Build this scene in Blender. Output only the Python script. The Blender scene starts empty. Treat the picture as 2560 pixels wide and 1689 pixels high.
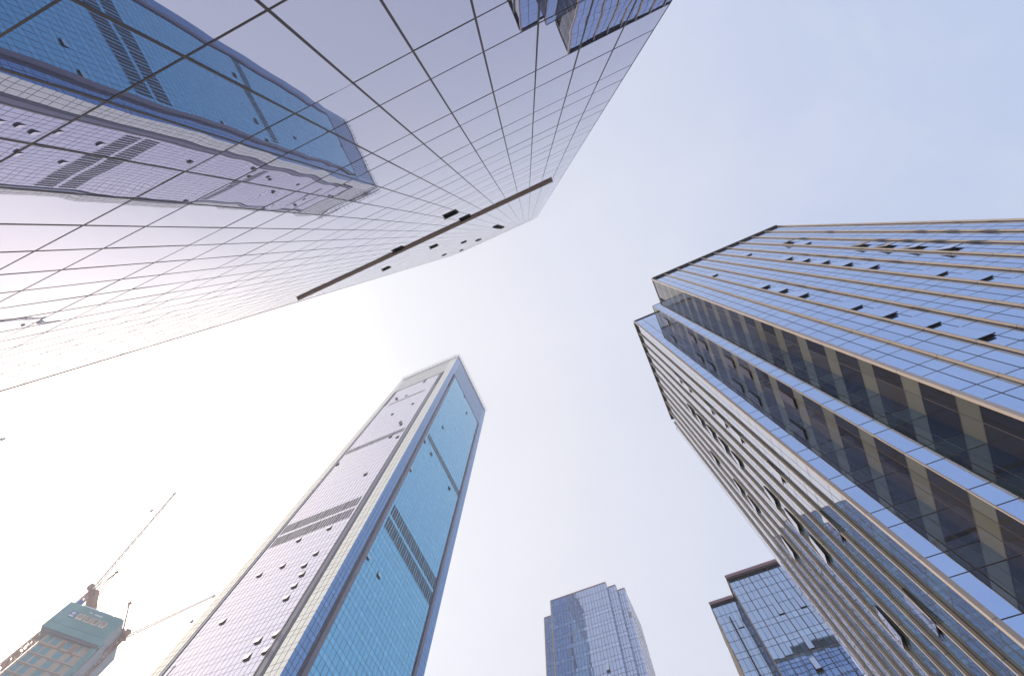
import bpy, math, random
from mathutils import Vector, Matrix
random.seed(7)
R = math.radians
sc = bpy.context.scene
COL = sc.collection
EYE = 1.6                                   # eye height above the ground

# ------------------------------------------------------------------ camera
F_PX = 1110.0
RT = Vector((0.91327907, 0.40598589, 0.03311808))        # image right, in world axes
DN = Vector((-0.3883443, 0.89235447, -0.22998306))       # image down
FW = Vector((-0.12292294, 0.1971775, 0.97263096))        # view direction
cam_d = bpy.data.cameras.new('camera'); cam = bpy.data.objects.new('camera', cam_d); COL.objects.link(cam)
cam_d.sensor_width = 36; cam_d.lens = F_PX / 2560 * 36; cam_d.clip_start = 0.05; cam_d.clip_end = 6000
m = Matrix((RT, -DN, -FW)).transposed().to_4x4(); m.translation = (0, 0, EYE)
cam.matrix_world = m
sc.camera = cam

# ------------------------------------------------------------------ sky and sun
SUN = Vector((-0.82, -0.05, 0.57)).normalized()
GLOW = Vector((-0.80, 0.12, 0.56)).normalized()     # middle of the bright haze round the sun
w = bpy.data.worlds.new('World'); sc.world = w; w.use_nodes = True
nt = w.node_tree; N = nt.nodes; L = nt.links; N.clear()
out = N.new('ShaderNodeOutputWorld')
sky = N.new('ShaderNodeTexSky'); sky.sky_type = 'NISHITA'; sky.sun_disc = False
sky.sun_elevation = math.asin(SUN.z); sky.sun_rotation = math.atan2(SUN.x, SUN.y)
sky.dust_density = 3.0; sky.air_density = 1.0
bg1 = N.new('ShaderNodeBackground'); bg1.inputs['Strength'].default_value = 0.05
L.new(sky.outputs[0], bg1.inputs['Color'])
tc = N.new('ShaderNodeTexCoord')
nrm = N.new('ShaderNodeVectorMath'); nrm.operation = 'NORMALIZE'; L.new(tc.outputs['Generated'], nrm.inputs[0])
dot = N.new('ShaderNodeVectorMath'); dot.operation = 'DOT_PRODUCT'; L.new(nrm.outputs[0], dot.inputs[0]); dot.inputs[1].default_value = GLOW
ac = N.new('ShaderNodeMath'); ac.operation = 'ARCCOSINE'; L.new(dot.outputs['Value'], ac.inputs[0])
an = N.new('ShaderNodeMath'); an.operation = 'DIVIDE'; L.new(ac.outputs[0], an.inputs[0]); an.inputs[1].default_value = math.pi
noi = N.new('ShaderNodeTexNoise'); noi.inputs['Scale'].default_value = 2.6; noi.inputs['Detail'].default_value = 5; noi.inputs['Roughness'].default_value = .55
L.new(nrm.outputs[0], noi.inputs['Vector'])
nm = N.new('ShaderNodeMath'); nm.operation = 'MULTIPLY_ADD'; L.new(noi.outputs['Fac'], nm.inputs[0]); nm.inputs[1].default_value = -0.10; nm.inputs[2].default_value = 0.05
ad = N.new('ShaderNodeMath'); ad.operation = 'ADD'; L.new(an.outputs[0], ad.inputs[0]); L.new(nm.outputs[0], ad.inputs[1])
ramp = N.new('ShaderNodeValToRGB'); L.new(ad.outputs[0], ramp.inputs[0])
SKY = [(0, (2.0, 1.7, 1.42)), (10, (1.72, 1.48, 1.26)), (17, (1.46, 1.30, 1.16)), (25, (1.09, 1.02, .965)), (36, (.87, .86, .885)),
       (46, (.83, .82, .855)), (62, (.735, .75, .84)), (85, (.56, .62, .79)), (100, (.49, .575, .775)), (125, (.38, .49, .73)), (180, (.36, .46, .70))]
SC = 4.0
els = ramp.color_ramp.elements
while len(els) > 1: els.remove(els[-1])
for i, (a, cl) in enumerate(SKY):
    e = els[0] if i == 0 else els.new(a / 180)
    e.position = a / 180; e.color = (*[v / SC for v in cl], 1)
bg2 = N.new('ShaderNodeBackground'); bg2.inputs['Strength'].default_value = SC
cn = N.new('ShaderNodeTexNoise'); cn.inputs['Scale'].default_value = 3.2; cn.inputs['Detail'].default_value = 7; cn.inputs['Roughness'].default_value = .6; cn.inputs['Distortion'].default_value = .6
L.new(nrm.outputs[0], cn.inputs['Vector'])
cm = N.new('ShaderNodeMapRange'); cm.inputs['From Min'].default_value = .52; cm.inputs['From Max'].default_value = .78; cm.inputs['To Min'].default_value = 0; cm.inputs['To Max'].default_value = .32
L.new(cn.outputs['Fac'], cm.inputs['Value'])
cx = N.new('ShaderNodeMix'); cx.data_type = 'RGBA'; cx.blend_type = 'MIX'; L.new(cm.outputs[0], cx.inputs[0]); L.new(ramp.outputs[0], cx.inputs[6]); cx.inputs[7].default_value = (.84/4, .83/4, .86/4, 1)
lt = N.new('ShaderNodeMix'); lt.data_type = 'RGBA'; lt.blend_type = 'LIGHTEN'; lt.inputs[0].default_value = 1; L.new(cx.outputs[2], lt.inputs[6]); L.new(ramp.outputs[0], lt.inputs[7])
L.new(lt.outputs[2], bg2.inputs['Color'])
add = N.new('ShaderNodeAddShader'); L.new(bg1.outputs[0], add.inputs[0]); L.new(bg2.outputs[0], add.inputs[1])
L.new(add.outputs[0], out.inputs['Surface'])
sd = bpy.data.lights.new('sun', 'SUN'); sd.energy = 2.6; sd.angle = R(0.6); sd.color = (1.0, .86, .68)
so = bpy.data.objects.new('sun', sd); COL.objects.link(so); so.location = SUN * 400
so.rotation_euler = SUN.to_track_quat('Z', 'Y').to_euler()
sc.view_settings.view_transform = 'Standard'; sc.view_settings.look = 'None'
sc.view_settings.exposure = 0; sc.view_settings.gamma = 1
sc.cycles.caustics_reflective = False; sc.cycles.caustics_refractive = False
sc.cycles.max_bounces = 10; sc.cycles.glossy_bounces = 8

# ------------------------------------------------------------------ materials
def mat(name, color, rough=.6, metal=0, var=0.0, vscale=1.0, spec=.4, stripes=None):
    mt = bpy.data.materials.new(name); mt.use_nodes = True; t = mt.node_tree; b = t.nodes['Principled BSDF']
    b.inputs['Roughness'].default_value = rough; b.inputs['Metallic'].default_value = metal
    b.inputs['Specular IOR Level'].default_value = spec
    tcn = t.nodes.new('ShaderNodeTexCoord'); nz = t.nodes.new('ShaderNodeTexNoise'); nz.inputs['Scale'].default_value = vscale; nz.inputs['Detail'].default_value = 6
    t.links.new(tcn.outputs['Object'], nz.inputs['Vector'])
    mp = t.nodes.new('ShaderNodeMapRange'); mp.inputs['To Min'].default_value = 1 - var; mp.inputs['To Max'].default_value = 1 + var
    mp.inputs['From Min'].default_value = .3; mp.inputs['From Max'].default_value = .7
    t.links.new(nz.outputs['Fac'], mp.inputs['Value'])
    hs = t.nodes.new('ShaderNodeHueSaturation'); hs.inputs['Color'].default_value = (*color, 1)
    t.links.new(mp.outputs[0], hs.inputs['Value']); t.links.new(hs.outputs[0], b.inputs['Base Color'])
    return mt

def glass(name, r0, wav=.004, wsc=.6, rough=0.0, power=5.0, under=1.0):
    """coated facade glass: a mirror coat (reflectance r0 face-on, white at grazing) over whatever is behind the pane"""
    mt = bpy.data.materials.new(name); mt.use_nodes = True; t = mt.node_tree; nn = t.nodes; nn.clear(); lk = t.links.new
    o = nn.new('ShaderNodeOutputMaterial'); at = nn.new('ShaderNodeAttribute'); at.attribute_name = 'tone'
    df = nn.new('ShaderNodeBsdfDiffuse'); lk(at.outputs['Color'], df.inputs['Color'])
    gl = nn.new('ShaderNodeBsdfGlossy'); gl.inputs['Roughness'].default_value = rough
    lw = nn.new('ShaderNodeLayerWeight'); lw.inputs['Blend'].default_value = .5
    pw = nn.new('ShaderNodeMath'); pw.operation = 'POWER'; lk(lw.outputs['Facing'], pw.inputs[0]); pw.inputs[1].default_value = power
    mx = nn.new('ShaderNodeMix'); mx.data_type = 'RGBA'; lk(pw.outputs[0], mx.inputs[0])
    mx.inputs[6].default_value = (*r0, 1); mx.inputs[7].default_value = (.97, .97, .98, 1)
    lk(mx.outputs[2], gl.inputs['Color'])
    inv = nn.new('ShaderNodeMath'); inv.operation = 'SUBTRACT'; inv.inputs[0].default_value = 1; lk(pw.outputs[0], inv.inputs[1])
    sh = nn.new('ShaderNodeMix'); sh.data_type = 'RGBA'; lk(inv.outputs[0], sh.inputs[0])
    sh.inputs[6].default_value = (0, 0, 0, 1); lk(at.outputs['Color'], sh.inputs[7]); lk(sh.outputs[2], df.inputs['Color'])
    tcn = nn.new('ShaderNodeTexCoord'); nz = nn.new('ShaderNodeTexNoise'); nz.inputs['Scale'].default_value = wsc; nz.inputs['Detail'].default_value = 1.5
    ofs = nn.new('ShaderNodeVectorMath'); ofs.operation = 'MULTIPLY_ADD'; sa = nn.new('ShaderNodeAttribute'); sa.attribute_name = 'seed'; lk(sa.outputs['Fac'], ofs.inputs[0]); ofs.inputs[1].default_value = (1.3, 1.7, 1.1)
    lk(tcn.outputs['Object'], ofs.inputs[2]); lk(ofs.outputs[0], nz.inputs['Vector'])
    bp = nn.new('ShaderNodeBump'); bp.inputs['Strength'].default_value = 1; bp.inputs['Distance'].default_value = wav
    lk(nz.outputs['Fac'], bp.inputs['Height']); lk(bp.outputs[0], gl.inputs['Normal'])
    ads = nn.new('ShaderNodeAddShader'); lk(df.outputs[0], ads.inputs[0]); lk(gl.outputs[0], ads.inputs[1]); lk(ads.outputs[0], o.inputs['Surface'])
    return mt

M = dict(
    joint=mat('dark joint', (.065, .048, .05), .5),
    rose=mat('rose anodised soffit', (.74, .58, .55), .5, var=.05, vscale=.5),
    brown=mat('brown soffit panel', (.30, .23, .22), .5, var=.06, vscale=.5),
    dark=mat('dark interior', (.012, .012, .016), .8),
    wframe=mat('black window frame', (.02, .02, .026), .4),
    fin=mat('champagne aluminium fin', (.60, .51, .46), .45, metal=.1, var=.05, vscale=.8),
    coping=mat('dark plum coping', (.07, .045, .055), .45),
    pilaster=mat('mauve grey pilaster', (.25, .235, .30), .5, var=.06),
    slate=mat('slate reveal', (.10, .105, .16), .5),
    louvre=mat('dark louvre blade', (.018, .022, .04), .5),
    plum=mat('plum roof edge', (.40, .25, .29), .6),
    stone=mat('warm stone edge', (.48, .40, .33), .7, var=.08),
    teal=mat('teal safety net', (.14, .33, .35), .85, var=.16, vscale=.12),
    greynet=mat('grey scaffold net', (.30, .33, .36), .9, var=.15, vscale=.2),
    render_=mat('beige render', (.50, .40, .33), .9, var=.08, vscale=.15),
    tealglass=mat('teal window film', (.09, .30, .38), .4),
    brick=mat('raw brick', (.38, .20, .15), .9, var=.1),
    crane=mat('faded red crane steel', (.36, .14, .11), .6, var=.1),
    cranew=mat('cream and glare-washed crane steel', (.72, .66, .60), .6, var=.1),  # cream infill on the mast; on the jibs its paleness stands for glare
    blue=mat('sign blue', (.04, .16, .42), .6),
    cream=mat('cream sign frame', (.75, .62, .50), .6),
    signred=mat('brown red lettering', (.34, .17, .13), .6),
    white=mat('white', (.78, .76, .75), .6),
    asphalt=mat('asphalt', (.05, .05, .052), .9, var=.2, vscale=.5),
    paving=mat('granite paving', (.36, .34, .32), .8, var=.15, vscale=.8),
    concrete=mat('grey roof concrete', (.32, .32, .33), .9, var=.1),
)
G = dict(
    A=glass('office mirror glass', (.44, .455, .58), wav=.0062, wsc=.45, power=5.5),
    Cr=glass('clear recess glass', (.075, .075, .08), wav=.0015, wsc=.6, power=6),
    Cw=glass('sky-brightened side glass', (.56, .545, .60), wav=.0025, wsc=.6),  # silver tint stands for the white sky mirrored on the left face
    C=glass('blue vision glass', (.40, .52, .76), wav=.0025, wsc=.6),
    Bl=glass('sky-brightened lilac glass', (.68, .64, .73), wav=.006, wsc=.3),  # lilac paleness is the bright mirrored sky put into the tint
    Bc=glass('sky-brightened cream glass', (.66, .64, .57), wav=.006, wsc=.3),  # cream tint carries the bright sky that the left face mirrors
    Bp=glass('turquoise panel glass', (.17, .41, .57), wav=.008, wsc=.3, power=4.5),
    Bs=glass('navy strip glass', (.16, .29, .48), wav=.008, wsc=.3, power=4.5),
    D=glass('pale curtain glass', (.36, .42, .56), wav=.006, wsc=.35),
    E=glass('sky curtain glass', (.34, .42, .56), wav=.004, wsc=.4),
)

# ------------------------------------------------------------------ mesh helpers
class MB:
    def __init__(s): s.v = []; s.f = []; s.mi = []; s.t = []
    def quad(s, a, b, c, d, mi=0, tone=(0, 0, 0, 0)):
        n = len(s.v); s.v += [tuple(a), tuple(b), tuple(c), tuple(d)]; s.f.append((n, n+1, n+2, n+3)); s.mi.append(mi); s.t.append(tone)
    def hexa(s, p, mi=0, tone=(0, 0, 0, 0)):      # p: 8 points, bottom 0-3, top 4-7
        n = len(s.v); s.v += [tuple(q) for q in p]
        cx = sum((Vector(q) for q in p), Vector()) / 8
        for fc in ((0,3,2,1),(4,5,6,7),(0,1,5,4),(1,2,6,5),(2,3,7,6),(3,0,4,7)):
            P0, P1, P2, P3 = [Vector(p[i]) for i in fc]
            if (P1-P0).cross(P3-P0).dot((P0+P1+P2+P3)/4 - cx) < 0: fc = fc[::-1]
            s.f.append(tuple(n+i for i in fc)); s.mi.append(mi); s.t.append(tone)
    def box(s, x0, x1, y0, y1, z0, z1, mi=0):
        s.hexa([(x0,y0,z0),(x1,y0,z0),(x1,y1,z0),(x0,y1,z0),(x0,y0,z1),(x1,y0,z1),(x1,y1,z1),(x0,y1,z1)], mi)
    def beam(s, a, b, r, mi=0):
        a = Vector(a); b = Vector(b); d = (b-a).normalized(); u = d.cross(Vector((0,0,1)) if abs(d.z) < .9 else Vector((1,0,0))).normalized()*r; v = d.cross(u)
        s.hexa([a-u-v, a+u-v, a+u+v, a-u+v, b-u-v, b+u-v, b+u+v, b-u+v], mi)
    def build(s, name, mats, parent=None, kind=None, label=None):
        me = bpy.data.meshes.new(name); me.from_pydata(s.v, [], s.f)
        for mm in (mats if isinstance(mats, (list, tuple)) else [mats]): me.materials.append(mm)
        me.polygons.foreach_set('material_index', s.mi)
        at = me.attributes.new('tone', 'FLOAT_COLOR', 'FACE')
        at.data.foreach_set('color', [x for q in s.t for x in q])
        sa = me.attributes.new('seed', 'FLOAT', 'FACE'); sa.data.foreach_set('value', [q[3] for q in s.t])
        me.update(); o = bpy.data.objects.new(name, me); COL.objects.link(o)
        if parent: o.parent = parent
        if kind: o['kind'] = kind
        if label: o['label'] = label
        return o

def thing(name, label, cat, group=None):
    o = bpy.data.objects.new(name, None); COL.objects.link(o); o['label'] = label; o['category'] = cat
    if group: o['group'] = group
    return o

class Face:
    """a vertical wall plane: origin o (x,y), run u, outward normal n; heights are above eye level"""
    def __init__(s, o, u, n): s.o = Vector(o); s.u = Vector(u); s.n = Vector(n); s.flip = (Vector((*u, 0)).cross(Vector((0, 0, 1)))).dot(Vector((*n, 0))) < 0
    def P(s, u, z, off=0.0): q = s.o + s.u*u + s.n*off; return Vector((q.x, q.y, z + EYE))
    def box(s, mb, u0, u1, z0, z1, a, b, mi=0):
        mb.hexa([s.P(u0,z0,a), s.P(u1,z0,a), s.P(u1,z0,b), s.P(u0,z0,b), s.P(u0,z1,a), s.P(u1,z1,a), s.P(u1,z1,b), s.P(u0,z1,b)], mi)
    def pane(s, mb, u0, u1, z0, z1, tone, tilt=(0, 0), off=0.0, mi=0):
        du = tilt[0]*(u1-u0)/2; dz = tilt[1]*(z1-z0)/2
        q = [s.P(u0,z0,off-du-dz), s.P(u1,z0,off+du-dz), s.P(u1,z1,off+du+dz), s.P(u0,z1,off-du+dz)]
        if s.flip: q = q[::-1]
        mb.quad(*q, mi, tone)
FY = lambda x0, y: Face((x0, y), (1, 0), (0, -1))      # faces -Y, runs along +X
FXm = lambda x, y0: Face((x, y0), (0, 1), (-1, 0))     # faces -X, runs along +Y
FXp = lambda x, y0: Face((x, y0), (0, 1), (1, 0))      # faces +X
FYp = lambda x0, y: Face((x0, y), (1, 0), (0, 1))      # faces +Y

def proj(p):
    q = Vector(p) - Vector((0, 0, EYE)); zc = q.dot(FW)
    if zc < .05: return None
    return (1280 + F_PX*q.dot(RT)/zc, 844.5 + F_PX*q.dot(DN)/zc)
def shown(vs):
    """area a polygon takes in the photograph (bounding test against the frame)"""
    pp = [proj(v) for v in vs]
    if any(p is None for p in pp): return 0
    c = sum(p[0] for p in pp)/len(pp), sum(p[1] for p in pp)/len(pp)
    if not (-60 < c[0] < 2620 and -60 < c[1] < 1750): return 0
    return abs(sum(pp[i][0]*pp[(i+1) % len(pp)][1] - pp[(i+1) % len(pp)][0]*pp[i][1] for i in range(len(pp))))/2

def emit(name, cells, mt, parent, cap=96, bulk=None):
    """cells: one-piece meshes; the ones showing largest become parts of their own, the rest one part"""
    cells.sort(key=lambda c: -sum(shown([c.v[i] for i in f]) for f in c.f))
    for c in cells[:cap]: c.build(name, mt, parent)
    if cells[cap:]:
        b = MB()
        for c in cells[cap:]:
            n = len(b.v); b.v += c.v; b.f += [tuple(i+n for i in f) for f in c.f]; b.mi += c.mi; b.t += c.t
        b.build(bulk or name, mt, parent, kind='stuff')

def open_window(F, u0, u1, z0, z1, ang, gmat, tone, parent, depth=.35, label=None):
    g = .03; a = R(ang); h = z1 - z0 - 2*g
    def Q(u, s, t): return F.P(u, z1 - g - s*math.cos(a) + t*math.sin(a), .01 + s*math.sin(a) + t*math.cos(a))
    def slab(mb, ua, ub, sa, sb, ta, tb, mi=0):
        mb.hexa([Q(ua,sb,ta), Q(ub,sb,ta), Q(ub,sb,tb), Q(ua,sb,tb), Q(ua,sa,ta), Q(ub,sa,ta), Q(ub,sa,tb), Q(ua,sa,tb)], mi)
    fr = MB(); fw = .07; w0, w1 = u0+g, u1-g
    slab(fr, w0, w1, 0, fw, 0, .07); slab(fr, w0, w1, h-fw, h, 0, .07); slab(fr, w0, w0+fw, fw, h-fw, 0, .07); slab(fr, w1-fw, w1, fw, h-fw, 0, .07)
    wn = fr.build('open_window', M['wframe'], parent, label=label)
    pn = MB(); q = [Q(w0+.02, h-.02, .074), Q(w1-.02, h-.02, .074), Q(w1-.02, .02, .074), Q(w0+.02, .02, .074)]
    if F.flip: q = q[::-1]
    pn.quad(*q, 0, tone)
    qb = [Q(w0+.02, h-.02, .01), Q(w1-.02, h-.02, .01), Q(w1-.02, .02, .01), Q(w0+.02, .02, .01)]
    if not F.flip: qb = qb[::-1]
    pn.quad(*qb, 0, (.01, .01, .012, .3))
    pn.build('window_pane', gmat, wn)
    rv = MB()
    for (a0, a1, b0, b1) in ((u0, u0+.06, z0, z1), (u1-.06, u1, z0, z1), (u0+.06, u1-.06, z0, z0+.06), (u0+.06, u1-.06, z1-.06, z1)):
        F.box(rv, a0, a1, b0, b1, -depth+.02, .012)
    F.pane(rv, u0+.06, u1-.06, z0+.06, z1-.06, (0,0,0,0), off=-depth+.03)
    rv.build('window_reveal', M['dark'], wn)

def grid(F, us, rows, gmat, tone, parent, name='glass_pane', cap=96, bias=(0, 0), jit=.0015, opens=(), bulk='glass_panes', single=False, mull=.04, proud=.003, jmat=None, lines=True, openang=20, owtone=None, owh=0):
    """curtain wall: panes with tiny individual tilts, mullions, transoms and open windows"""
    cells = []; one = MB(); taken = set()
    for ow in opens:
        ou, oz = ow[0], ow[1]; ang = ow[2] if len(ow) > 2 else openang; part = owh
        for i in range(len(us)-1):
            if us[i] <= ou < us[i+1]:
                best = min((abs(r[0]-oz), j) for j, r in enumerate(rows) if r[2] == 'v')[1]
                if (i, best) in taken: continue
                taken.add((i, best)); r = rows[best]
                zt = r[1] if not part else r[0] + part
                if part:
                    mb = one if single else MB(); F.pane(mb, us[i], us[i+1], zt, r[1], tone(r[2], i, best), (0, 0))
                    if not single: cells.append(mb)
                    mb = MB(); F.box(mb, us[i], us[i+1], zt - mull*.4, zt + mull*.4, -.05, proud); mb.build('transom', jmat or M['joint'], parent)
                open_window(F, us[i], us[i+1], r[0], zt, ang, gmat, owtone or (.03, .03, .04, random.random()), parent)
    for i in range(len(us)-1):
        for j, r in enumerate(rows):
            if (i, j) in taken: continue
            mb = one if single else MB()
            F.pane(mb, us[i], us[i+1], r[0], r[1], tone(r[2], i, j), (bias[0]+random.gauss(0, jit), bias[1]+random.gauss(0, jit)))
            if not single: cells.append(mb)
    if single: one.build(name, gmat, parent)
    else: emit(name, cells, gmat, parent, cap, bulk)
    if lines:
        jm = jmat or M['joint']; vs = []; hs = []
        for u in us[1:-1]:
            mb = MB(); F.box(mb, u-mull/2, u+mull/2, rows[0][0], rows[-1][1], -.05, proud); vs.append(mb)
        for j, r in enumerate(rows):
            mb = MB(); F.box(mb, us[0]+.01, us[-1]-.01, r[0]-mull*.4, r[0]+mull*.4, -.05, proud-.001); hs.append(mb)
        if single:
            for nmx, ls in (('mullions', vs), ('transoms', hs)):
                b = MB()
                for c in ls:
                    n = len(b.v); b.v += c.v; b.f += [tuple(i+n for i in f) for f in c.f]; b.mi += c.mi; b.t += c.t
                if b.v: b.build(nmx, jm, parent, kind='stuff')
        else:
            emit('mullion', vs, jm, parent, 60, 'mullions'); emit('transom', hs, jm, parent, 60, 'transoms')

def frange(a, b, n): return [a + (b-a)*i/n for i in range(n+1)]
def rows_of(z0, z1, top, floor, sp):
    """rows of spandrel (s) and vision (v) panes; 'top' is the upper edge of one spandrel"""
    k = math.floor((top - z0)/floor) + 1; z = top - k*floor; rs = []
    while z < z1:
        for a, b, ty in ((z - sp, z, 's'), (z, z + floor - sp, 'v')):
            a2, b2 = max(a, z0), min(b, z1)
            if b2 - a2 > .12: rs.append((a2, b2, ty))
        z += floor
    return rs
def core(parent, x0, x1, y0, y1, z1, mt='dark', inset=.3, name='inner_wall'):
    b = MB(); b.box(x0+inset, x1-inset, y0+inset, y1-inset, 0, z1+EYE-.3); b.build(name, M[mt], parent)
def roof(parent, x0, x1, y0, y1, z):
    b = MB(); b.box(x0+.02, x1-.02, y0+.02, y1-.02, z+EYE-.3, z+EYE-.02); b.build('roof', M['concrete'], parent)
#BODY
rnd = random.random
# ------------------------------------------------------------------ ground
def ground():
    b = MB(); b.box(-325, 325, -125, 295, -1, 0); o = b.build('ground', M['paving']); o['kind'] = 'structure'
    b = MB(); b.box(-60, 60, -3.3, 46, 0.0, .12); o = b.build('pavement', M['paving']); o['kind'] = 'structure'
    b = MB()
    for i in range(14): b.box(-80 + i*12, -75 + i*12, 64.0, 64.2, .004, .008)
    o = b.build('road_marking', M['white']); o['kind'] = 'structure'
ground()

# ------------------------------------------------------------------ mirror glass tower over the camera
def tower_a():
    T = thing('glass_office_tower', 'huge mirror glass facade overhead filling the upper left, crossed by a long brown ledge', 'tower', 'office towers seen from below')
    s = 1.129; x0 = .578 - 23*s; y = -3.4; ZB = 42.61; ZT = 148
    F = FYp(0, y)
    us = [x0 + s*i for i in range(28)]
    tone = lambda ty, i, j: ((.006, .009, .02, rnd()) if ty == 'v' else (.012, .016, .03, rnd()))
    lo = rows_of(-1.6, ZB, 9.435, 3.85, 1.36)
    grid(F, us, lo, G['A'], tone, T, cap=96, bias=BIAS_A, jit=.0012, mull=.038,
         opens=[(-4.5, 31.2), (-4.5, 39.2), (-11.3, 38.6)], openang=6, owh=1.0, proud=.0045)
    xr = .578 + 3*s; xl = .578 - 21*s; F2 = FYp(0, y + .2)
    us2 = [xl + s*i for i in range(25)]
    hi = rows_of(ZB, ZT, 9.435, 3.85, 1.36)
    grid(F2, us2, hi, G['A'], tone, T, cap=0, bias=BIAS_A, jit=.0011, mull=.034,
         opens=[(-4.5, 78), (-4.5, 82), (-4.5, 86), (-4.5, 90), (-4.5, 97), (-17.8, 56.7), (-11.1, 56.5), (-11.1, 81.8), (-11.1, 106), (-11.1, 110), (-18.9, 102), (-18.9, 129)], openang=6, owh=1.0, proud=.0045)
    # the shoulders left and right of the projecting upper part
    for ua, ub in ((x0, xl), (xr, .578 + 4*s)):
        n = 2 if ua == x0 else 1
        grid(FYp(0, y), frange(ua, ub, n), hi, G['A'], tone, T, cap=0, bias=BIAS_A, mull=.05)
    b = MB(); b.box(xl, xr, y, y + .2, ZB + EYE - .03, ZB + EYE); b.build('ledge_soffit', M['rose'], T)
    b = MB(); b.box(xl - .03, xr + .03, y + .18, y + .215, ZB + EYE - .035, ZB + EYE + .01); b.build('ledge_edge', M['rose'], T)
    for xx, nx in ((xl, -1), (xr, 1)):
        Fs = Face((xx, y), (0, 1), (nx, 0)); b = MB(); Fs.pane(b, 0, .2, ZB, ZT, (.01, .012, .02, 0)); b.build('return_glass', G['A'], T)
    b = MB()
    for xx in (x0, .578 + 4*s): wq = .012 if xx > 0 else .10; b.box(xx - wq, xx + wq, y - .1, y + (.006 if xx > 0 else .02), 0, ZT + EYE)
    b.build('corner_trim', M['coping'], T)
    b = MB(); b.box(x0 - .05, .578 + 4*s + .05, y - .4, y + .03, ZT + EYE, ZT + EYE + .5); b.box(xl - .05, xr + .05, y + .03, y + .24, ZT + EYE, ZT + EYE + .5); b.build('roof_coping', M['cream'], T)
    tn = lambda ty, i, j: (.01, .014, .03, rnd())
    for Fq, wd in ((FXp(.578 + 4*s, y - 24), 24), (FXm(x0, y - 24), 24)):
        grid(Fq, frange(0, wd, 21), rows_of(-1.6, ZT, 9.435, 3.85, 1.36), G['A'], tn, T, name='side_wall', single=True)
    grid(FY(x0, y - 24), frange(0, 27*s, 27), rows_of(-1.6, ZT, 9.435, 3.85, 1.36), G['A'], tn, T, name='rear_wall', single=True)
    core(T, x0, .578 + 4*s, y - 24, y - .05, ZT); roof(T, x0, .578 + 4*s, y - 24, y, ZT)
BIAS_A = (0.0, 0.0)
tower_a()

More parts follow.
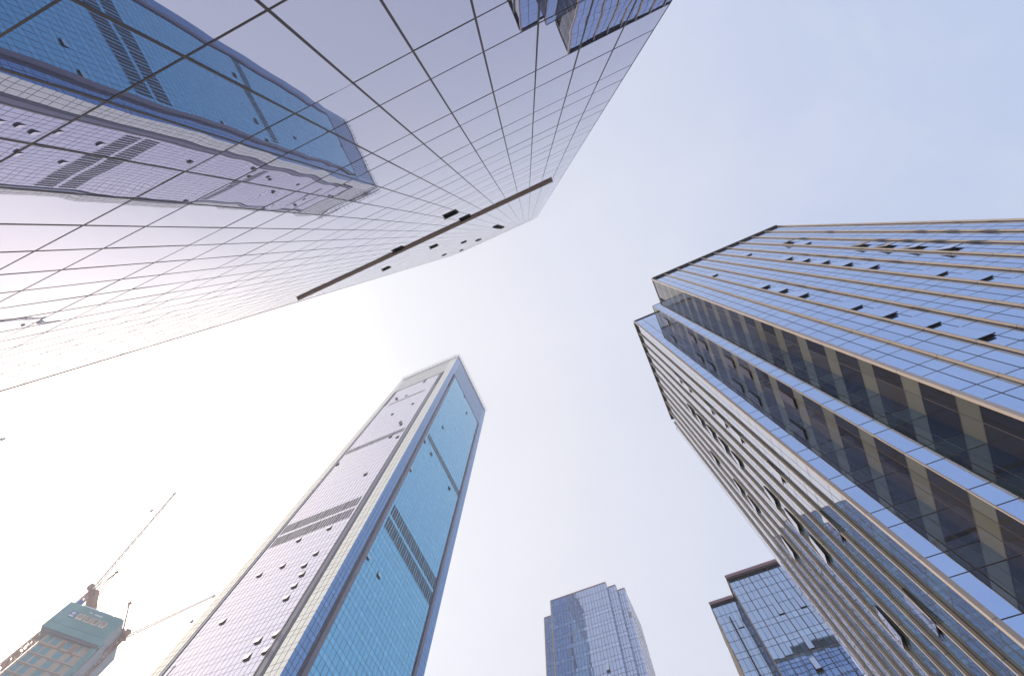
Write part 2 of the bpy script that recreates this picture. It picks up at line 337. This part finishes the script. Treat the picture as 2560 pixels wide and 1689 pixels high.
# ------------------------------------------------------------------ finned tower on the right
def tower_c():
    T = thing('finned_office_tower', 'stepped blue glass tower on the right with champagne vertical fins and dark recessed corners', 'tower', 'office towers seen from below')
    X1, Y1, X2, Y2, X3, Y3 = 17.14, 16.49, 14.04, 18.95, 11.35, 21.88
    XE = X1 + 22.5; YE = 44.3; Z1, Z2, Z3 = 80.0, 72.4, 78.4
    fl = lambda z0, z1: rows_of(z0, z1, 26.2, 3.53, 1.25)
    def blue(ty, i, j):
        k = random.choice((.3, .6, 1, 1.5, 3)); return (.012*k, .018*k, .030*k, rnd()) if ty == 'v' else (.03, .045, .06, rnd())
    def dim(ty, i, j):
        if ty == 's':
            k = random.uniform(.75, 1.1); return (.15*k, .152*k, .128*k, rnd())
        k = random.choice((.018, .022, .028, .034, .04, .055)); return (k, k*.93, k*.92, rnd())
    # main face
    F1 = FY(0, Y1); us = [X1 + 1.125*i for i in range(21)]
    ops = [(33.5, z, 10) for z in (65, 49.5, 45.9, 42.4, 38.8)] + [(29.0, z, 3.5) for z in (57, 53.4, 49.6, 45.9, 42.2, 31.2)] + [(22.2, z, 3.5) for z in (52.6, 49, 45.4, 34.2, 27)] + \
          [(33.5, 61, 2), (29, 38.4, 2), (29, 34.8, 2), (22.2, 64.5, 2), (22.2, 37.6, 2), (22.2, 30.6, 2), (29, 68.9, 2)]
    grid(F1, us, fl(-1.6, Z1), G['C'], blue, T, cap=80, opens=ops, jit=.0012, mull=.065, proud=.005, owtone=(.02, .02, .03, .5))
    # narrow returns and recessed strips
    grid(FXm(X1, Y1), [0, 1.23, Y2 - Y1 + .9], fl(-1.6, Z1), G['Cr'], dim, T, cap=30, mull=.065, proud=.005, name='recess_glass')
    grid(FY(0, Y2), [X2, X2 + 1.55, X1], fl(-1.6, Z2), G['C'], lambda ty, i, j: (.008, .014, .02, rnd()) if ty == 'v' else (.03, .05, .05, rnd()), T, cap=20, jit=.0006, mull=.065, proud=.005, name='recess_glass')
    grid(FXm(X2, Y2), [0, .98, 1.96, Y3 - Y2], fl(-1.6, Z2), G['Cr'], dim, T, cap=30, mull=.065, proud=.005, name='recess_glass',
         opens=[(1.3, z, 2) for z in (64.3, 56, 52.3, 44.5, 41, 33.6)], owtone=(.10, .08, .085, .3))
    grid(FY(0, Y3), [X3, X3 + 1.35, X2], fl(-1.6, Z3), G['C'], lambda ty, i, j: (.008, .014, .02, rnd()) if ty == 'v' else (.03, .05, .05, rnd()), T, cap=20, jit=.0006, mull=.065, proud=.005, name='recess_glass')
    grid(FY(0, Y3), [X2 + .02, X2 + 1.5, X1], fl(Z2, Z3), G['C'], blue, T, cap=0, mull=.045)
    # left face
    F3 = FXm(X3, 0); ys = [Y3 + 1.0*i for i in range(0, 22)] + [YE]
    ops = [(26.4, z, 3) for z in (58.6, 54.5, 47.4, 43.8, 40.1, 33.4, 26.4, 19.7)] + [(31.4, z, 3.5) for z in (59, 55, 51, 47.4, 44, 37, 33.8, 31, 24.4)] + [(37.3, z, 3.5) for z in (54.7, 47.3, 44, 37.8)]
    grid(F3, ys, fl(-1.6, Z3 - .6), G['Cw'], lambda ty, i, j: (.012, .03, .04, rnd()) if ty == 'v' else (.02, .05, .06, rnd()), T, cap=60, opens=ops, jit=.0012, mull=.045, name='left_face_glass', owtone=(.04, .04, .05, .5))
    # fins, one per bay, cut at every floor
    def fin(F, u, z0, z1, wd=.10, dp=.20, name='vertical_fin', base=0.0):
        b = MB(); z = 26.2 - 10*3.53
        while z < z1:
            a0, a1 = max(z, z0), min(z + 3.53, z1)
            if a1 - a0 > .1: F.box(b, u - wd/2, u + wd/2, a0 + .015, a1 - .015, base + .021, dp)
            z += 3.53
        F.box(b, u - wd/2 + .012, u + wd/2 - .012, z0, z1, base + .021, dp - .012, 1)
        b.build(name, [M['fin'], M['joint']], T)
    for k in range(1, 11): fin(F1, X1 + 2.25*k, -1.6, Z1 + .7)
    for k in range(1, 11): fin(F3, Y3 + .1 + 2.0*k + (.35 if k == 10 else 0), -1.6, Z3 - (.2 if k < 10 else .9), dp=.185)
    def post(x0, x1, ya, yb, z1, name):
        b = MB(); z = 26.2 - 10*3.53
        while z < z1:
            a0, a1 = max(z, -1.6), min(z + 3.53, z1); z += 3.53
            if a1 - a0 > .1: b.box(x0, x1, ya, yb, a0 + EYE + .012, a1 + EYE - .012)
        b.box(x0 + .01, x1 - .01, ya + .01, yb - .01, 0, z1 + EYE, 1)
        b.build(name, [M['fin'], M['joint']], T)
    post(X1 - .13, X1 + .12, Y1 - .16, Y1 + .06, Z1 + .5, 'corner_fin')
    post(X2 - .04, X2 + .04, Y2 - .04, Y2 + .04, Z2 + .1, 'corner_mullion')
    post(X3 - .16, X3 + .08, Y3 - .16, Y3 + .06, Z3 + .2, 'corner_fin')
    # copings
    b = MB(); F1.box(b, X1 + .12, XE, Z1, Z1 + .45, -.3, .30); b.build('roof_coping', M['coping'], T)
    b = MB(); FXm(X1, Y1).box(b, .06, 22, Z1, Z1 + .4, -.3, .06); b.build('roof_coping', M['coping'], T)
    b = MB(); F3.box(b, Y3 + .1, 41.9, Z3 - .6, Z3 - .1, -.3, .28); b.build('roof_coping', M['coping'], T)
    b = MB(); FY(0, Y3).box(b, X3 + .08, X1, Z3, Z3 + .4, -.3, .1); b.build('roof_coping', M['coping'], T)
    b = MB(); FY(0, Y2).box(b, X2 + .04, X1, Z2, Z2 + .12, -.3, .03); FXm(X2, Y2).box(b, 0, Y3 - Y2, Z2, Z2 + .12, -.3, .03); b.build('roof_coping', M['coping'], T)
    # sides away from the camera
    tn = lambda ty, i, j: (.01, .015, .03, rnd())
    grid(FXp(XE, Y1), frange(0, YE - Y1, 14), fl(-1.6, Z1), G['C'], tn, T, name='side_wall', single=True)
    grid(FYp(X3, YE), frange(0, XE - X3, 14), fl(-1.6, Z3 - .6), G['C'], tn, T, name='rear_wall', single=True, mull=.12, proud=.06)
    b = MB(); FYp(X3, YE).box(b, 0, XE - X3, Z3 - 1.1, Z3 - .1, -.4, .10); b.build('rear_coping', M['coping'], T)
    grid(FXm(X1, Y3), frange(0, YE - Y3, 14), fl(Z3, Z1), G['C'], tn, T, name='side_wall', single=True)
    core(T, X1, XE, Y1, YE, Z1); core(T, X2, X1 + 1, Y2, YE, Z2); core(T, X3, X1 + 1, Y3, YE, Z3 - .6)
    roof(T, X1, XE, Y1, YE, Z1); roof(T, X3, X1, Y3, YE, Z3 - .6)
tower_c()

# ------------------------------------------------------------------ tall blue tower in the middle
def tower_b():
    T = thing('panelled_skyscraper', 'tallest square skyscraper, turquoise glass on one side, tinted pale as mirrored sky on the other', 'skyscraper', 'office towers seen from below')
    X, Y, XL, YR, ZT, ZC = -64.7, 47.85, -102.5, 85.8, 250.0, 225.0
    FL = FY(0, Y); FR = FXp(X, 0); fl = 3.35; top = 65.89
    def tp(ty, i, j):
        k = random.uniform(.85, 1.2); return (.03*k, .14*k, .21*k, rnd()) if ty == 'v' else (.07*k, .22*k, .30*k, rnd())
    def ts(ty, i, j):
        k = random.uniform(.7, 1.4); return (.01*k, .03*k, .08*k, rnd()) if ty == 'v' else (.03*k, .08*k, .16*k, rnd())
    def tl(ty, i, j):
        k = random.uniform(.9, 1.1); return (.05*k, .06*k, .08*k, rnd())
    def sec(F, u0, u1, z0, z1, n, gm, tone, name, opens=(), jit=.004, mull=.09):
        grid(F, frange(u0, u1, n), rows_of(z0, z1, top, fl, 1.25), gm, tone, T, name=name, single=True, opens=opens, jit=jit, mull=mull, proud=.01, openang=12, owh=1.4)
    lw = [(-92, 88.5), (-85.8, 89), (-76.6, 89), (-76.7, 85.6), (-76.5, 82), (-76.6, 78.8), (-76.6, 75.4), (-91.9, 75), (-76.4, 65), (-72.4, 65), (-72.2, 61.5), (-76.2, 61.5),
          (-77.2, 100), (-86.4, 99.5), (-97.3, 147), (-77.1, 126), (-86.6, 182), (-77.2, 168), (-76.5, 164), (-77, 152), (-72.7, 149), (-77, 186), (-87, 208), (-92.9, 211), (-92.3, 207.6), (-80.1, 222), (-80.6, 218.4)]
    rw = [(54, 89), (58.6, 90), (75, 151), (54.1, 129), (58.7, 149), (54.1, 148), (58.5, 172), (70.3, 212), (64.2, 222)]
    sec(FL, -98, -71.3, -1.6, ZC, 20, G['Bl'], tl, 'sky_bright_panel_glass', lw, jit=.003)
    sec(FR, 52.8, 80.9, -1.6, ZC, 20, G['Bp'], tp, 'turquoise_panel_glass', rw)
    sec(FL, -68.7, X, -1.6, ZC, 3, G['Bc'], tl, 'corner_strip_glass'); sec(FL, XL, -99.2, -1.6, ZC, 3, G['Bc'], tl, 'corner_strip_glass')
    sec(FR, Y, 50.9, -1.6, ZC, 3, G['Bs'], ts, 'corner_strip_glass'); sec(FR, 82.5, YR, -1.6, ZC, 3, G['Bs'], ts, 'corner_strip_glass')
    sec(FL, XL, X, ZC, ZT, 28, G['Bc'], tl, 'crown_glass'); sec(FR, Y, YR, ZC, ZT, 28, G['Bs'], ts, 'crown_glass')
    # crown ribs
    for F, a, b_ in ((FL, -98.5, -69), (FR, 52, YR - 3)):
        b = MB(); u = a
        while u < b_: F.box(b, u, u + .24, ZC + 1.2, ZT - .3, .005, .05); u += 1.35
        b.build('crown_ribs', M['slate'], T, kind='stuff')
    # pilasters framing the panels
    def pil(F, u0, u1, z1, dark, name='pilaster'):
        b = MB(); d = (u1 - u0)
        F.box(b, u0 + d*dark, u1, -1.6, z1, -.2, .38, 0)
        F.box(b, u0, u0 + d*dark, -1.6, z1, -.2, .05, 1)
        b.build(name, [M['pilaster'], M['slate']], T)
    pil(FR, 50.9, 52.8, 205.3, .4); pil(FR, 80.9, 82.5, 210, .35)
    b = MB(); FL.box(b, -71.0, -68.8, -1.6, 204, -.2, .06, 0); FL.box(b, -71.3, -71.0, -1.6, 204, -.2, .12, 1); FL.box(b, -70.6, -69.5, -1.6, 204, .06, .10, 2)
    b.build('pilaster', [M['slate'], M['stone'], M['pilaster']], T)
    b = MB(); FL.box(b, -99.2, -98.85, -1.6, 204, 0, .15, 0); FL.box(b, -98.75, -98.35, -1.6, 204, 0, .12, 1); FL.box(b, -98.25, -98.0, -1.6, 204, 0, .15, 0); b.build('pilaster', [M['slate'], M['white']], T)
    # thin frame round each panel's head
    for F, a, c_, z0 in ((FL, -98.2, -69.6, 204), (FR, 51.8, 81.9, 206)):
        b = MB(); F.box(b, a, c_, ZC - .7, ZC + .0, -.1, .1); F.box(b, a, a + .2, z0, ZC - .7, -.1, .1); F.box(b, a + .9, a + 1.1, z0, ZC - .7, -.1, .08); F.box(b, c_ - .2, c_, z0, ZC - .7, -.1, .1); F.box(b, c_ - 1.1, c_ - .9, z0, ZC - .7, -.1, .08)
        b.build('panel_frame', M['slate'], T)
        b = MB()
        for (u0, u1) in ((a + .3, a + .9), (c_ - .9, c_ - .3)): F.box(b, u0, u1, z0, ZC - .9, -.2, .05)
        b.build('frame_infill', M['pilaster'], T)
    # louvre rows
    def louv(F, u0, u1, z0, z1, pitch=.94, name='louvre_row'):
        b = MB(); u = u0
        while u < u1: F.box(b, u, u + pitch*.70, z0, z1, -.02, .02); u += pitch
        b.build(name, M['louvre'], T)
    for F, u0, u1 in ((FL, -97.2, -72.3), (FR, 53.8, 80.2)):
        louv(F, u0, u1, 101.8, 106.0); louv(F, u0, u1, 107.2, 111.4); louv(F, u0, u1, 154.0, 157.6)
    louv(FL, -94.5, -75, 201.5, 203.6)
    # roof rail
    b = MB(); zz = ZT + EYE
    b.beam((XL, Y - .7, zz + .3), (X + .7, Y - .7, zz + .3), .08); b.beam((X + .7, Y - .7, zz + .3), (X + .7, YR, zz + .3), .08)
    b.build('roof_rail', M['slate'], T)
    b = MB(); u = XL + 2
    while u < X: b.beam((u, Y + .2, zz - .6), (u, Y - 1.7, zz + .4), .06); u += 2.4
    u = Y + 2
    while u < YR: b.beam((X - .2, u, zz - .6), (X + 1.7, u, zz + .4), .06); u += 2.4
    b.build('rail_brackets', M['slate'], T, kind='stuff')
    b = MB(); b.box(XL, X, Y, YR, ZT + EYE, ZT + EYE + .5); b.build('parapet', M['pilaster'], T)
    sec(FXm(XL, Y), 0, YR - Y, -1.6, ZT, 28, G['A'], tl, 'side_wall'); sec(FYp(XL, YR), 0, X - XL, -1.6, ZT, 28, G['Bs'], ts, 'rear_wall')
    core(T, XL, X, Y, YR, ZT, inset=.5)
tower_b()

# ------------------------------------------------------------------ small stepped tower, lower middle
def tower_d():
    T = thing('stepped_glass_tower', 'smaller stepped pale blue glass tower at the bottom centre with three setbacks on its right', 'tower', 'office towers seen from below')
    Z = 162.0; Y0 = 146.9
    def tone(ty, i, j):
        k = random.uniform(.7, 1.4); return (.05*k, .07*k, .12*k, rnd()) if ty == 'v' else (.10*k, .14*k, .21*k, rnd())
    def rows(z1):
        r = rows_of(-1.6, 151, 149.2, 5.05, 1.65); z = 151
        while z < z1 - .5: r.append((z, min(z + 3.7, z1), 'v')); z += 3.7
        return r
    def sec(F, u0, u1, n, z1, name='curtain_wall', opens=(), tn=tone, g='D'):
        grid(F, frange(u0, u1, n), rows(z1), G[g], tn, T, name=name, single=True, jit=.003, mull=.12, proud=.03, opens=opens, openang=16, owtone=(.04, .06, .10, .5))
    sec(FY(0, Y0), -52.6, -27.5, 20, Z, opens=[(-33.3, 125.5, 14)])
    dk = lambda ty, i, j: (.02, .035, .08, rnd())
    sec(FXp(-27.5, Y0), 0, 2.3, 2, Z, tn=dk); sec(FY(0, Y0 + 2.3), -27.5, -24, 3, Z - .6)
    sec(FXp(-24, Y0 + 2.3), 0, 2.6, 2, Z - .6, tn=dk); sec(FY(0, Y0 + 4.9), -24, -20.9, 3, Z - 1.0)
    sec(FXp(-20.9, Y0 + 4.9), 0, 20.5, 12, Z - 1.0, g='Bl')  # paler glass paints in the white sky mirrored on this face
    bn = lambda ty, i, j: (random.uniform(.05, .12), random.uniform(.05, .09), .08, rnd())
    sec(FY(0, Y0 + 7), -58.6, -52.6, 4, Z - .2, tn=bn, name='left_wing_wall'); sec(FXm(-58.6, Y0 + 7), 0, 18, 12, Z - .2, tn=bn, name='side_wall')
    sec(FXm(-52.6, Y0), 0, 7, 5, Z, name='side_wall'); sec(FYp(-58.6, Y0 + 25.4), 0, 37.7, 24, Z - 1, name='rear_wall')
    for x0, x1, y, z in ((-52.75, -27.4, Y0, Z), (-27.4, -23.9, Y0 + 2.3, Z - .6), (-23.9, -20.8, Y0 + 4.9, Z - 1), (-58.7, -52.75, Y0 + 7, Z - .2)):
        b = MB(); FY(0, y).box(b, x0, x1, z, z + .45, -2, .12); b.build('roof_coping', M['plum'], T)
    b = MB(); b.box(-53.0, -52.55, Y0 - .15, Y0 + .3, 0, Z + EYE + .4); b.build('corner_trim', M['stone'], T)
    b = MB(); b.box(-58.9, -58.5, Y0 + 6.85, Y0 + 7.3, 0, Z + EYE); b.build('corner_trim', M['stone'], T)
    # slab whose warm colour stands for one lit pane on the third setback
    b = MB(); FY(0, Y0 + 4.9).box(b, -21.9, -20.95, 146.6, 149.3, .01, .05); b.build('lit_pane_slab', M['stone'], T)
    b = MB(); b.box(-52.3, -27.8, Y0 + .4, Y0 + 25, 0, Z); b.box(-58.2, -52.3, Y0 + 7.4, Y0 + 25, 0, Z - 1); b.box(-27.8, -21.2, Y0 + 5.3, Y0 + 25, 0, Z - 2); b.box(-27.8, -24.3, Y0 + 2.7, Y0 + 5.3, 0, Z - 2); b.build('inner_wall', M['dark'], T)
tower_d()

# ------------------------------------------------------------------ tower behind the finned one
def tower_e():
    T = thing('plum_roofed_glass_tower', 'glass tower with plum coloured roof edge half hidden behind the finned tower', 'tower', 'office towers seen from below')
    Y0, Y1 = 73.5, 78.45; XA, XB, XW = 9.05, 34.0, 4.45
    def tone(ty, i, j):
        k = random.choice((1.1, 1.4, 1.4, 1.7, 2.2)); return (.05*k, .08*k, .12*k, rnd()) if ty == 'v' else (.09*k, .13*k, .17*k, rnd())
    def rows(z1):
        r = rows_of(-1.6, 64.7, 65.8, 3.3, 1.1); return r + [(64.7, 66.6, 'v'), (66.6, 68.3, 'v'), (68.3, 70, 'v'), (70, z1, 'v')]
    def sec(F, u0, u1, n, z1, name='curtain_wall', opens=(), tn=tone):
        grid(F, frange(u0, u1, n), rows(z1), G['E'], tn, T, name=name, single=True, jit=.001, mull=.05, proud=.03, opens=opens, openang=10, owtone=(.12, .11, .15, .5))
    sec(FY(0, Y0), XA, XA + 27*.915, 27, 71.7, opens=[(14.2, 53.8, 14), (17.5, 62.9, 3), (14.4, 63, 3), (15, 57, 3)])
    sec(FY(0, Y1), XW, XA, 5, 72.3, name='wing_wall', opens=[(7.4, 66.3, 3)])
    b = MB()
    for k in range(14):
        x = 10.95 + 1.83*k
        if x < XB - 1: FY(0, Y0).box(b, x - .03, x + .03, -1.6, 71.9, .03, .12)
    b.build('facade_fins', M['brown'], T)
    b = MB(); FY(0, Y1).box(b, 6.5, 6.72, -1.6, 69, .03, .5); b.build('wing_fin', M['coping'], T)
    sec(FXm(XA, Y0), 0, Y1 - Y0, 5, 71.7, name='side_wall')
    # striped stone end wall of the wing
    b = MB(); z = -1.6
    while z < 71: FXm(XW, Y1).box(b, 0, 16, z, z + .8, -.1, .16); FXm(XW, Y1).box(b, 0, 16, z + .8, z + 1.1, -.1, .06, 1); z += 1.1
    b.build('end_wall', [M['stone'], M['fin']], T)
    b = MB(); b.box(XA - .1, XA + .06, Y0 - .12, Y0 + .1, 0, 71.7 + EYE); b.build('corner_trim', M['stone'], T)
    b = MB(); b.box(XA - .1, XB, Y0 - .45, Y0 + 14, 71.7 + EYE, 72.5 + EYE); b.build('roof_coping', M['coping'], T)
    b = MB(); b.box(XA - .16, XB, Y0 - .52, Y0 - .45, 72.1 + EYE, 72.75 + EYE); b.build('roof_fascia', M['plum'], T)
    b = MB(); b.box(XW - .1, XA - .1, Y1 - .4, Y1 + 10, 72.3 + EYE, 72.9 + EYE); b.build('roof_coping', M['coping'], T)
    b = MB(); b.box(XW - .16, XA - .16, Y1 - .47, Y1 - .4, 72.5 + EYE, 73.1 + EYE); b.build('roof_fascia', M['plum'], T)
    b = MB(); b.box(XA + .3, XB - .3, Y0 + .35, Y0 + 21, 0, 73); b.box(XW + .3, XA + .3, Y1 + .35, Y0 + 21, 0, 73); b.build('inner_wall', M['dark'], T)
    sec(FYp(XW, Y0 + 21.3), 0, XB - XW, 16, 71.7, name='rear_wall'); sec(FXp(XB, Y0), 0, 21.3, 14, 71.7, name='side_wall')
tower_e()

# ------------------------------------------------------------------ building site with netting, lower left
def site():
    T = thing('unfinished_tower', 'distant beige tower block under construction with its top wrapped in teal netting', 'building')
    A = Vector((-235.2, 61.6)); B_ = Vector((-220.8, 76.9)); u = (B_ - A).normalized(); n = Vector((u.y, -u.x)); wd = (B_ - A).length; dp = 20.8
    if n.dot(-A) < 0: n = -n
    F = Face(A, u, n); S = Face(B_, -n, u); ZT = 150.0
    b = MB()
    def prism(mb, z0, z1, o, mi=0): F.box(mb, -o, wd + o, z0, z1, -dp - o, o, mi)
    F.box(b, 3.2, wd, -1.6, 139.5, -dp, 0); b.build('wall', M['render_'], T)
    b = MB(); prism(b, 141.0, ZT, .9); b.build('upper_netting', M['teal'], T)
    b = MB(); F.box(b, -.6, wd + 1.5, 137.9, 140.5, -dp, 1.5); b.build('lower_netting', M['teal'], T)
    b = MB(); prism(b, 140.5, 141.0, .6); b.build('gap_shadow_strip', M['slate'], T)  # dark strip painted as the shadow between the two nettings
    b = MB(); F.box(b, .4, wd + 1.2, 136.9, 137.9, -dp, 1.2); b.build('gap_shadow_strip', M['slate'], T)  # same dark strip for the shadow under the lower netting
    b = MB(); S.box(b, 0.5, dp, -1.6, 140.4, -.3, 1.9); b.build('side_netting', M['greynet'], T)
    b = MB(); S.box(b, 0, dp, 141, ZT - .3, .92, 1.0); b.build('side_netting', M['greynet'], T)
    b = MB(); S.box(b, -.9, .5, -1.6, 137, -.1, 1.5); b.build('corner_netting', M['teal'], T)
    # site fence and machines on the roof
    b = MB(); F.box(b, 3.8, 9.0, ZT, ZT + 1.3, -.6, -.2); F.box(b, 9.2, 10.3, ZT, ZT + 1.2, -.6, -.2); F.box(b, 10.8, 16.4, ZT, ZT + 1.1, -.6, -.2); b.build('roof_hoarding', M['white'], T)
    b = MB(); F.box(b, 0, 3.0, ZT, ZT + .9, -3, -.2); F.box(b, 17, 20.5, ZT, ZT + 1.3, -4, -.6); b.build('roof_shed', M['teal'], T)
    for k in range(9):
        z = 133.2 - 3.72*k
        b = MB(); F.box(b, 3.2, wd, z - .22, z, 0, .16); b.build('floor_band', M['brick'] if k == 0 else M['brown'], T)
        zt = z + (3.3 if k == 0 else 3.0)
        for (a, c_) in ((4.1, 6.1), (6.9, 9.1), (11.6, 14.1), (16.6, 17.7)):
            z0 = z + (.9 if k == 0 else .5)
            b = MB(); F.box(b, a, c_, z0, zt, .01, .05); wn = b.build('window', M['tealglass'], T)
            b = MB(); F.box(b, a - .15, c_ + .15, zt, zt + .25, .01, .12); b.build('window_head', M['brown'], wn)
    b = MB(); F.box(b, 10.4, 11.4, 133.3, 136, .01, .06); F.box(b, 14.5, 16.4, 133.3, 136, .01, .06); b.build('bare_brick_panel', M['brick'], T)
    # rooftop sign
    Sg = thing('rooftop_sign', 'blue logo and four framed characters on the teal netting', 'sign')
    zc = 145.6
    b = MB(); F.box(b, 3.0, 5.3, zc - 1.3, zc + 1.5, .95, 1.05); lb = b.build('logo_board', M['blue'], Sg)
    b = MB(); F.box(b, 3.5, 4.8, zc + .1, zc + .9, 1.05, 1.12); F.box(b, 4.05, 4.25, zc - .5, zc + 1.2, 1.12, 1.16); F.box(b, 3.2, 5.0, zc - 1.0, zc - .45, 1.05, 1.1); b.build('logo_mark', M['white'], lb)
    for k, ch in enumerate('中国建筑'):
        a = 6.1 + 3.15*k; c_ = a + 2.45
        b = MB(); F.box(b, a, c_, zc - 1.25, zc + 1.25, .95, 1.02); fr = b.build('character_board', M['cream'], Sg)
        cu = bpy.data.curves.new('character', 'FONT'); cu.body = ch; cu.size = 2.15; cu.extrude = .03; cu.align_x = 'CENTER'; cu.align_y = 'CENTER'; cu.offset = .03
        tmp = bpy.data.objects.new('tmp', cu); COL.objects.link(tmp); bpy.context.view_layer.update(); me = bpy.data.meshes.new_from_object(tmp.evaluated_get(bpy.context.evaluated_depsgraph_get())); bpy.data.objects.remove(tmp)
        o = bpy.data.objects.new('character', me); COL.objects.link(o); o.parent = fr; me.materials.clear(); me.materials.append(M['signred'])
        p = F.P((a + c_)/2, zc, 1.06); o.matrix_world = Matrix((Vector((*F.u, 0)), Vector((0, 0, 1)), Vector((*F.n, 0)))).transposed().to_4x4(); o.location = p
    b = MB(); F.box(b, 8.6, 9.8, 148.2, 148.55, .92, 1.0); F.box(b, 11.0, 14.2, 148.0, 148.5, .92, 1.0); b.build('small_banner', M['white'], Sg)
site()

def lattice(mb, a, b, r0, r1, seg, t, mi=0, tri=False):
    a = Vector(a); b = Vector(b); d = (b-a).normalized(); u = d.cross(Vector((0, 0, 1)) if abs(d.z) < .95 else Vector((1, 0, 0))).normalized(); v = d.cross(u).normalized()
    cs = ((1, 1), (-1, 1), (-1, -1), (1, -1)) if not tri else ((1, 0), (-1, 0), (0, 1.4))
    ring = []
    for k in range(seg + 1):
        f = k/seg; r = r0 + (r1-r0)*f; p = a + (b-a)*f; ring.append([p + u*r*c[0] + v*r*c[1] for c in cs])
    for k in range(seg):
        for i in range(len(cs)):
            j = (i+1) % len(cs)
            mb.beam(ring[k][i], ring[k+1][i], t, mi); mb.beam(ring[k][i], ring[k][j], t*.7, mi)
            mb.beam(ring[k][i] if k % 2 else ring[k][j], ring[k+1][j] if k % 2 else ring[k+1][i], t*.7, mi)

def crane(name_label, base, zm, tip, back, ap, t=.1, mast=True, seg=26):
    """luffing tower crane: mast, slewing deck with counterweight, A-frame, jib and pendants"""
    T = thing('tower_crane', name_label, 'crane', 'luffing cranes over the building site')
    bx, by = base; top = Vector((bx, by, zm + EYE)); tipv = Vector(tip) + Vector((0, 0, EYE)); bk = Vector(back) + Vector((0, 0, EYE)); apx = Vector(ap) + Vector((0, 0, EYE))
    if mast:
        n = 26; b = MB(); lattice(b, (bx, by, 0), top, .95, .95, 46, .16); b.build('mast', M['crane'], T)
        b = MB()
        for k in range(46):
            if k % 3 != 2: z = (zm + EYE)*(k+.2)/46; b.box(bx - .62, bx + .62, by - .62, by + .62, z, z + 2.1)
        b.build('mast_ladder_cage', M['cranew'], T, kind='stuff')
    b = MB(); d = (bk - top); d.z = 0; d.normalize(); s = Vector((-d.y, d.x, 0))
    def slab(mb, p, ln, wd, h0, h1, mi=0):
        q = [p - s*wd, p + d*ln - s*wd, p + d*ln + s*wd, p + s*wd]; mb.hexa([Vector((c.x, c.y, p.z + h0)) for c in q] + [Vector((c.x, c.y, p.z + h1)) for c in q], mi)
    slab(b, top - d*1.6, (bk - top).length + 1.6, 1.6, 0, .6); slab(b, top + d*.8, (bk - top).length*.75, 1.5, .6, 2.6); slab(b, top - d*.9, 1.8, 1.0, -2.0, 0); b.build('slewing_deck', M['crane'], T)
    b = MB(); slab(b, bk - d*2.2 + Vector((0, 0, 0)), 2.8, 1.9, -2.2, 2.4); b.build('counterweight', M['crane'], T)
    b = MB(); slab(b, top - d*2.2 + s*1.7, 1.8, .8, .2, 2.3); b.build('cab', M['signred'], T)
    b = MB(); b.beam(top + s*.8, apx, t*1.6); b.beam(top - s*.8, apx, t*1.6); b.beam(bk - d*1.5, apx, t*1.2); b.box(apx.x - .5, apx.x + .5, apx.y - .5, apx.y + .5, apx.z - .3, apx.z + .5); b.build('a_frame', M['crane'], T)
    b = MB(); lattice(b, top - d*1.2 + Vector((0, 0, .6)), tipv, .6, .35, seg, t, tri=True); b.box(tipv.x - .5, tipv.x + .5, tipv.y - .5, tipv.y + .5, tipv.z - .6, tipv.z + .4); b.build('jib', M['cranew'], T)  # jib coloured pale to stand for the glare washing it out
    b = MB(); b.beam(apx, tipv, t*.4); b.beam(apx, top + (tipv - top)*.6 + Vector((0, 0, .8)), t*.4); hk = tipv - Vector((0, 0, 14)); b.beam(tipv, hk, t*.35); b.box(hk.x - .4, hk.x + .4, hk.y - .4, hk.y + .4, hk.z - 1.2, hk.z); b.build('hoist_rope', M['crane'], T)
    return T
c1 = (-241.5, 64.6)
T1 = crane('tall luffing crane with red and cream mast climbing the left side of the site tower', c1, 161.5, (-219.8, 46.4, 200), (-249, 72, 161.5), (-236, 63.3, 170), t=.11)
b = MB(); b.box(c1[0]-1.15, c1[0]+1.15, c1[1]-1.15, c1[1]+1.15, 154.5+EYE, 156.6+EYE); b.build('mast_banner', M['blue'], T1)
b = MB(); b.box(c1[0]-1.15, c1[0]+1.15, c1[1]-1.15, c1[1]+1.15, 152.6+EYE, 154.5+EYE); b.build('mast_banner', M['crane'], T1)
b = MB()
for z in (118, 98):
    b.beam((c1[0], c1[1], z), (-235, 63, z), .3); b.beam((c1[0]-1.5, c1[1]-1.5, z+2), (-234, 61, z), .25); b.box(c1[0]-1.8, c1[0]+1.8, c1[1]-1.8, c1[1]+1.8, z-.5, z+.5)
b.build('tie_collar', M['crane'], T1)
crane('crane behind the right end of the site tower roof with its jib reaching right', (-226, 84), 150, (-205.8, 94.7, 175), (-231, 80, 150.5), (-222.2, 74.0, 157), t=.085)
crane('crane whose jib tip pokes in at the left edge of the photo', (-262, -34), 132, (-216, -11.2, 151.6), (-269, -38, 132), (-258, -32, 142), t=.16)
# ------------------------------------------------------------------ thin smog
b = MB(); b.box(-330, 330, -130, 300, -2, 258); hz = b.build('haze', [], None, kind='stuff')
hm = bpy.data.materials.new('smog'); hm.use_nodes = True; t = hm.node_tree; t.nodes.clear()
o = t.nodes.new('ShaderNodeOutputMaterial'); v = t.nodes.new('ShaderNodeVolumePrincipled'); v.inputs['Density'].default_value = .0009; v.inputs['Color'].default_value = (.95, .96, 1, 1); v.inputs['Anisotropy'].default_value = .3
t.links.new(v.outputs[0], o.inputs['Volume']); hz.data.materials.append(hm)
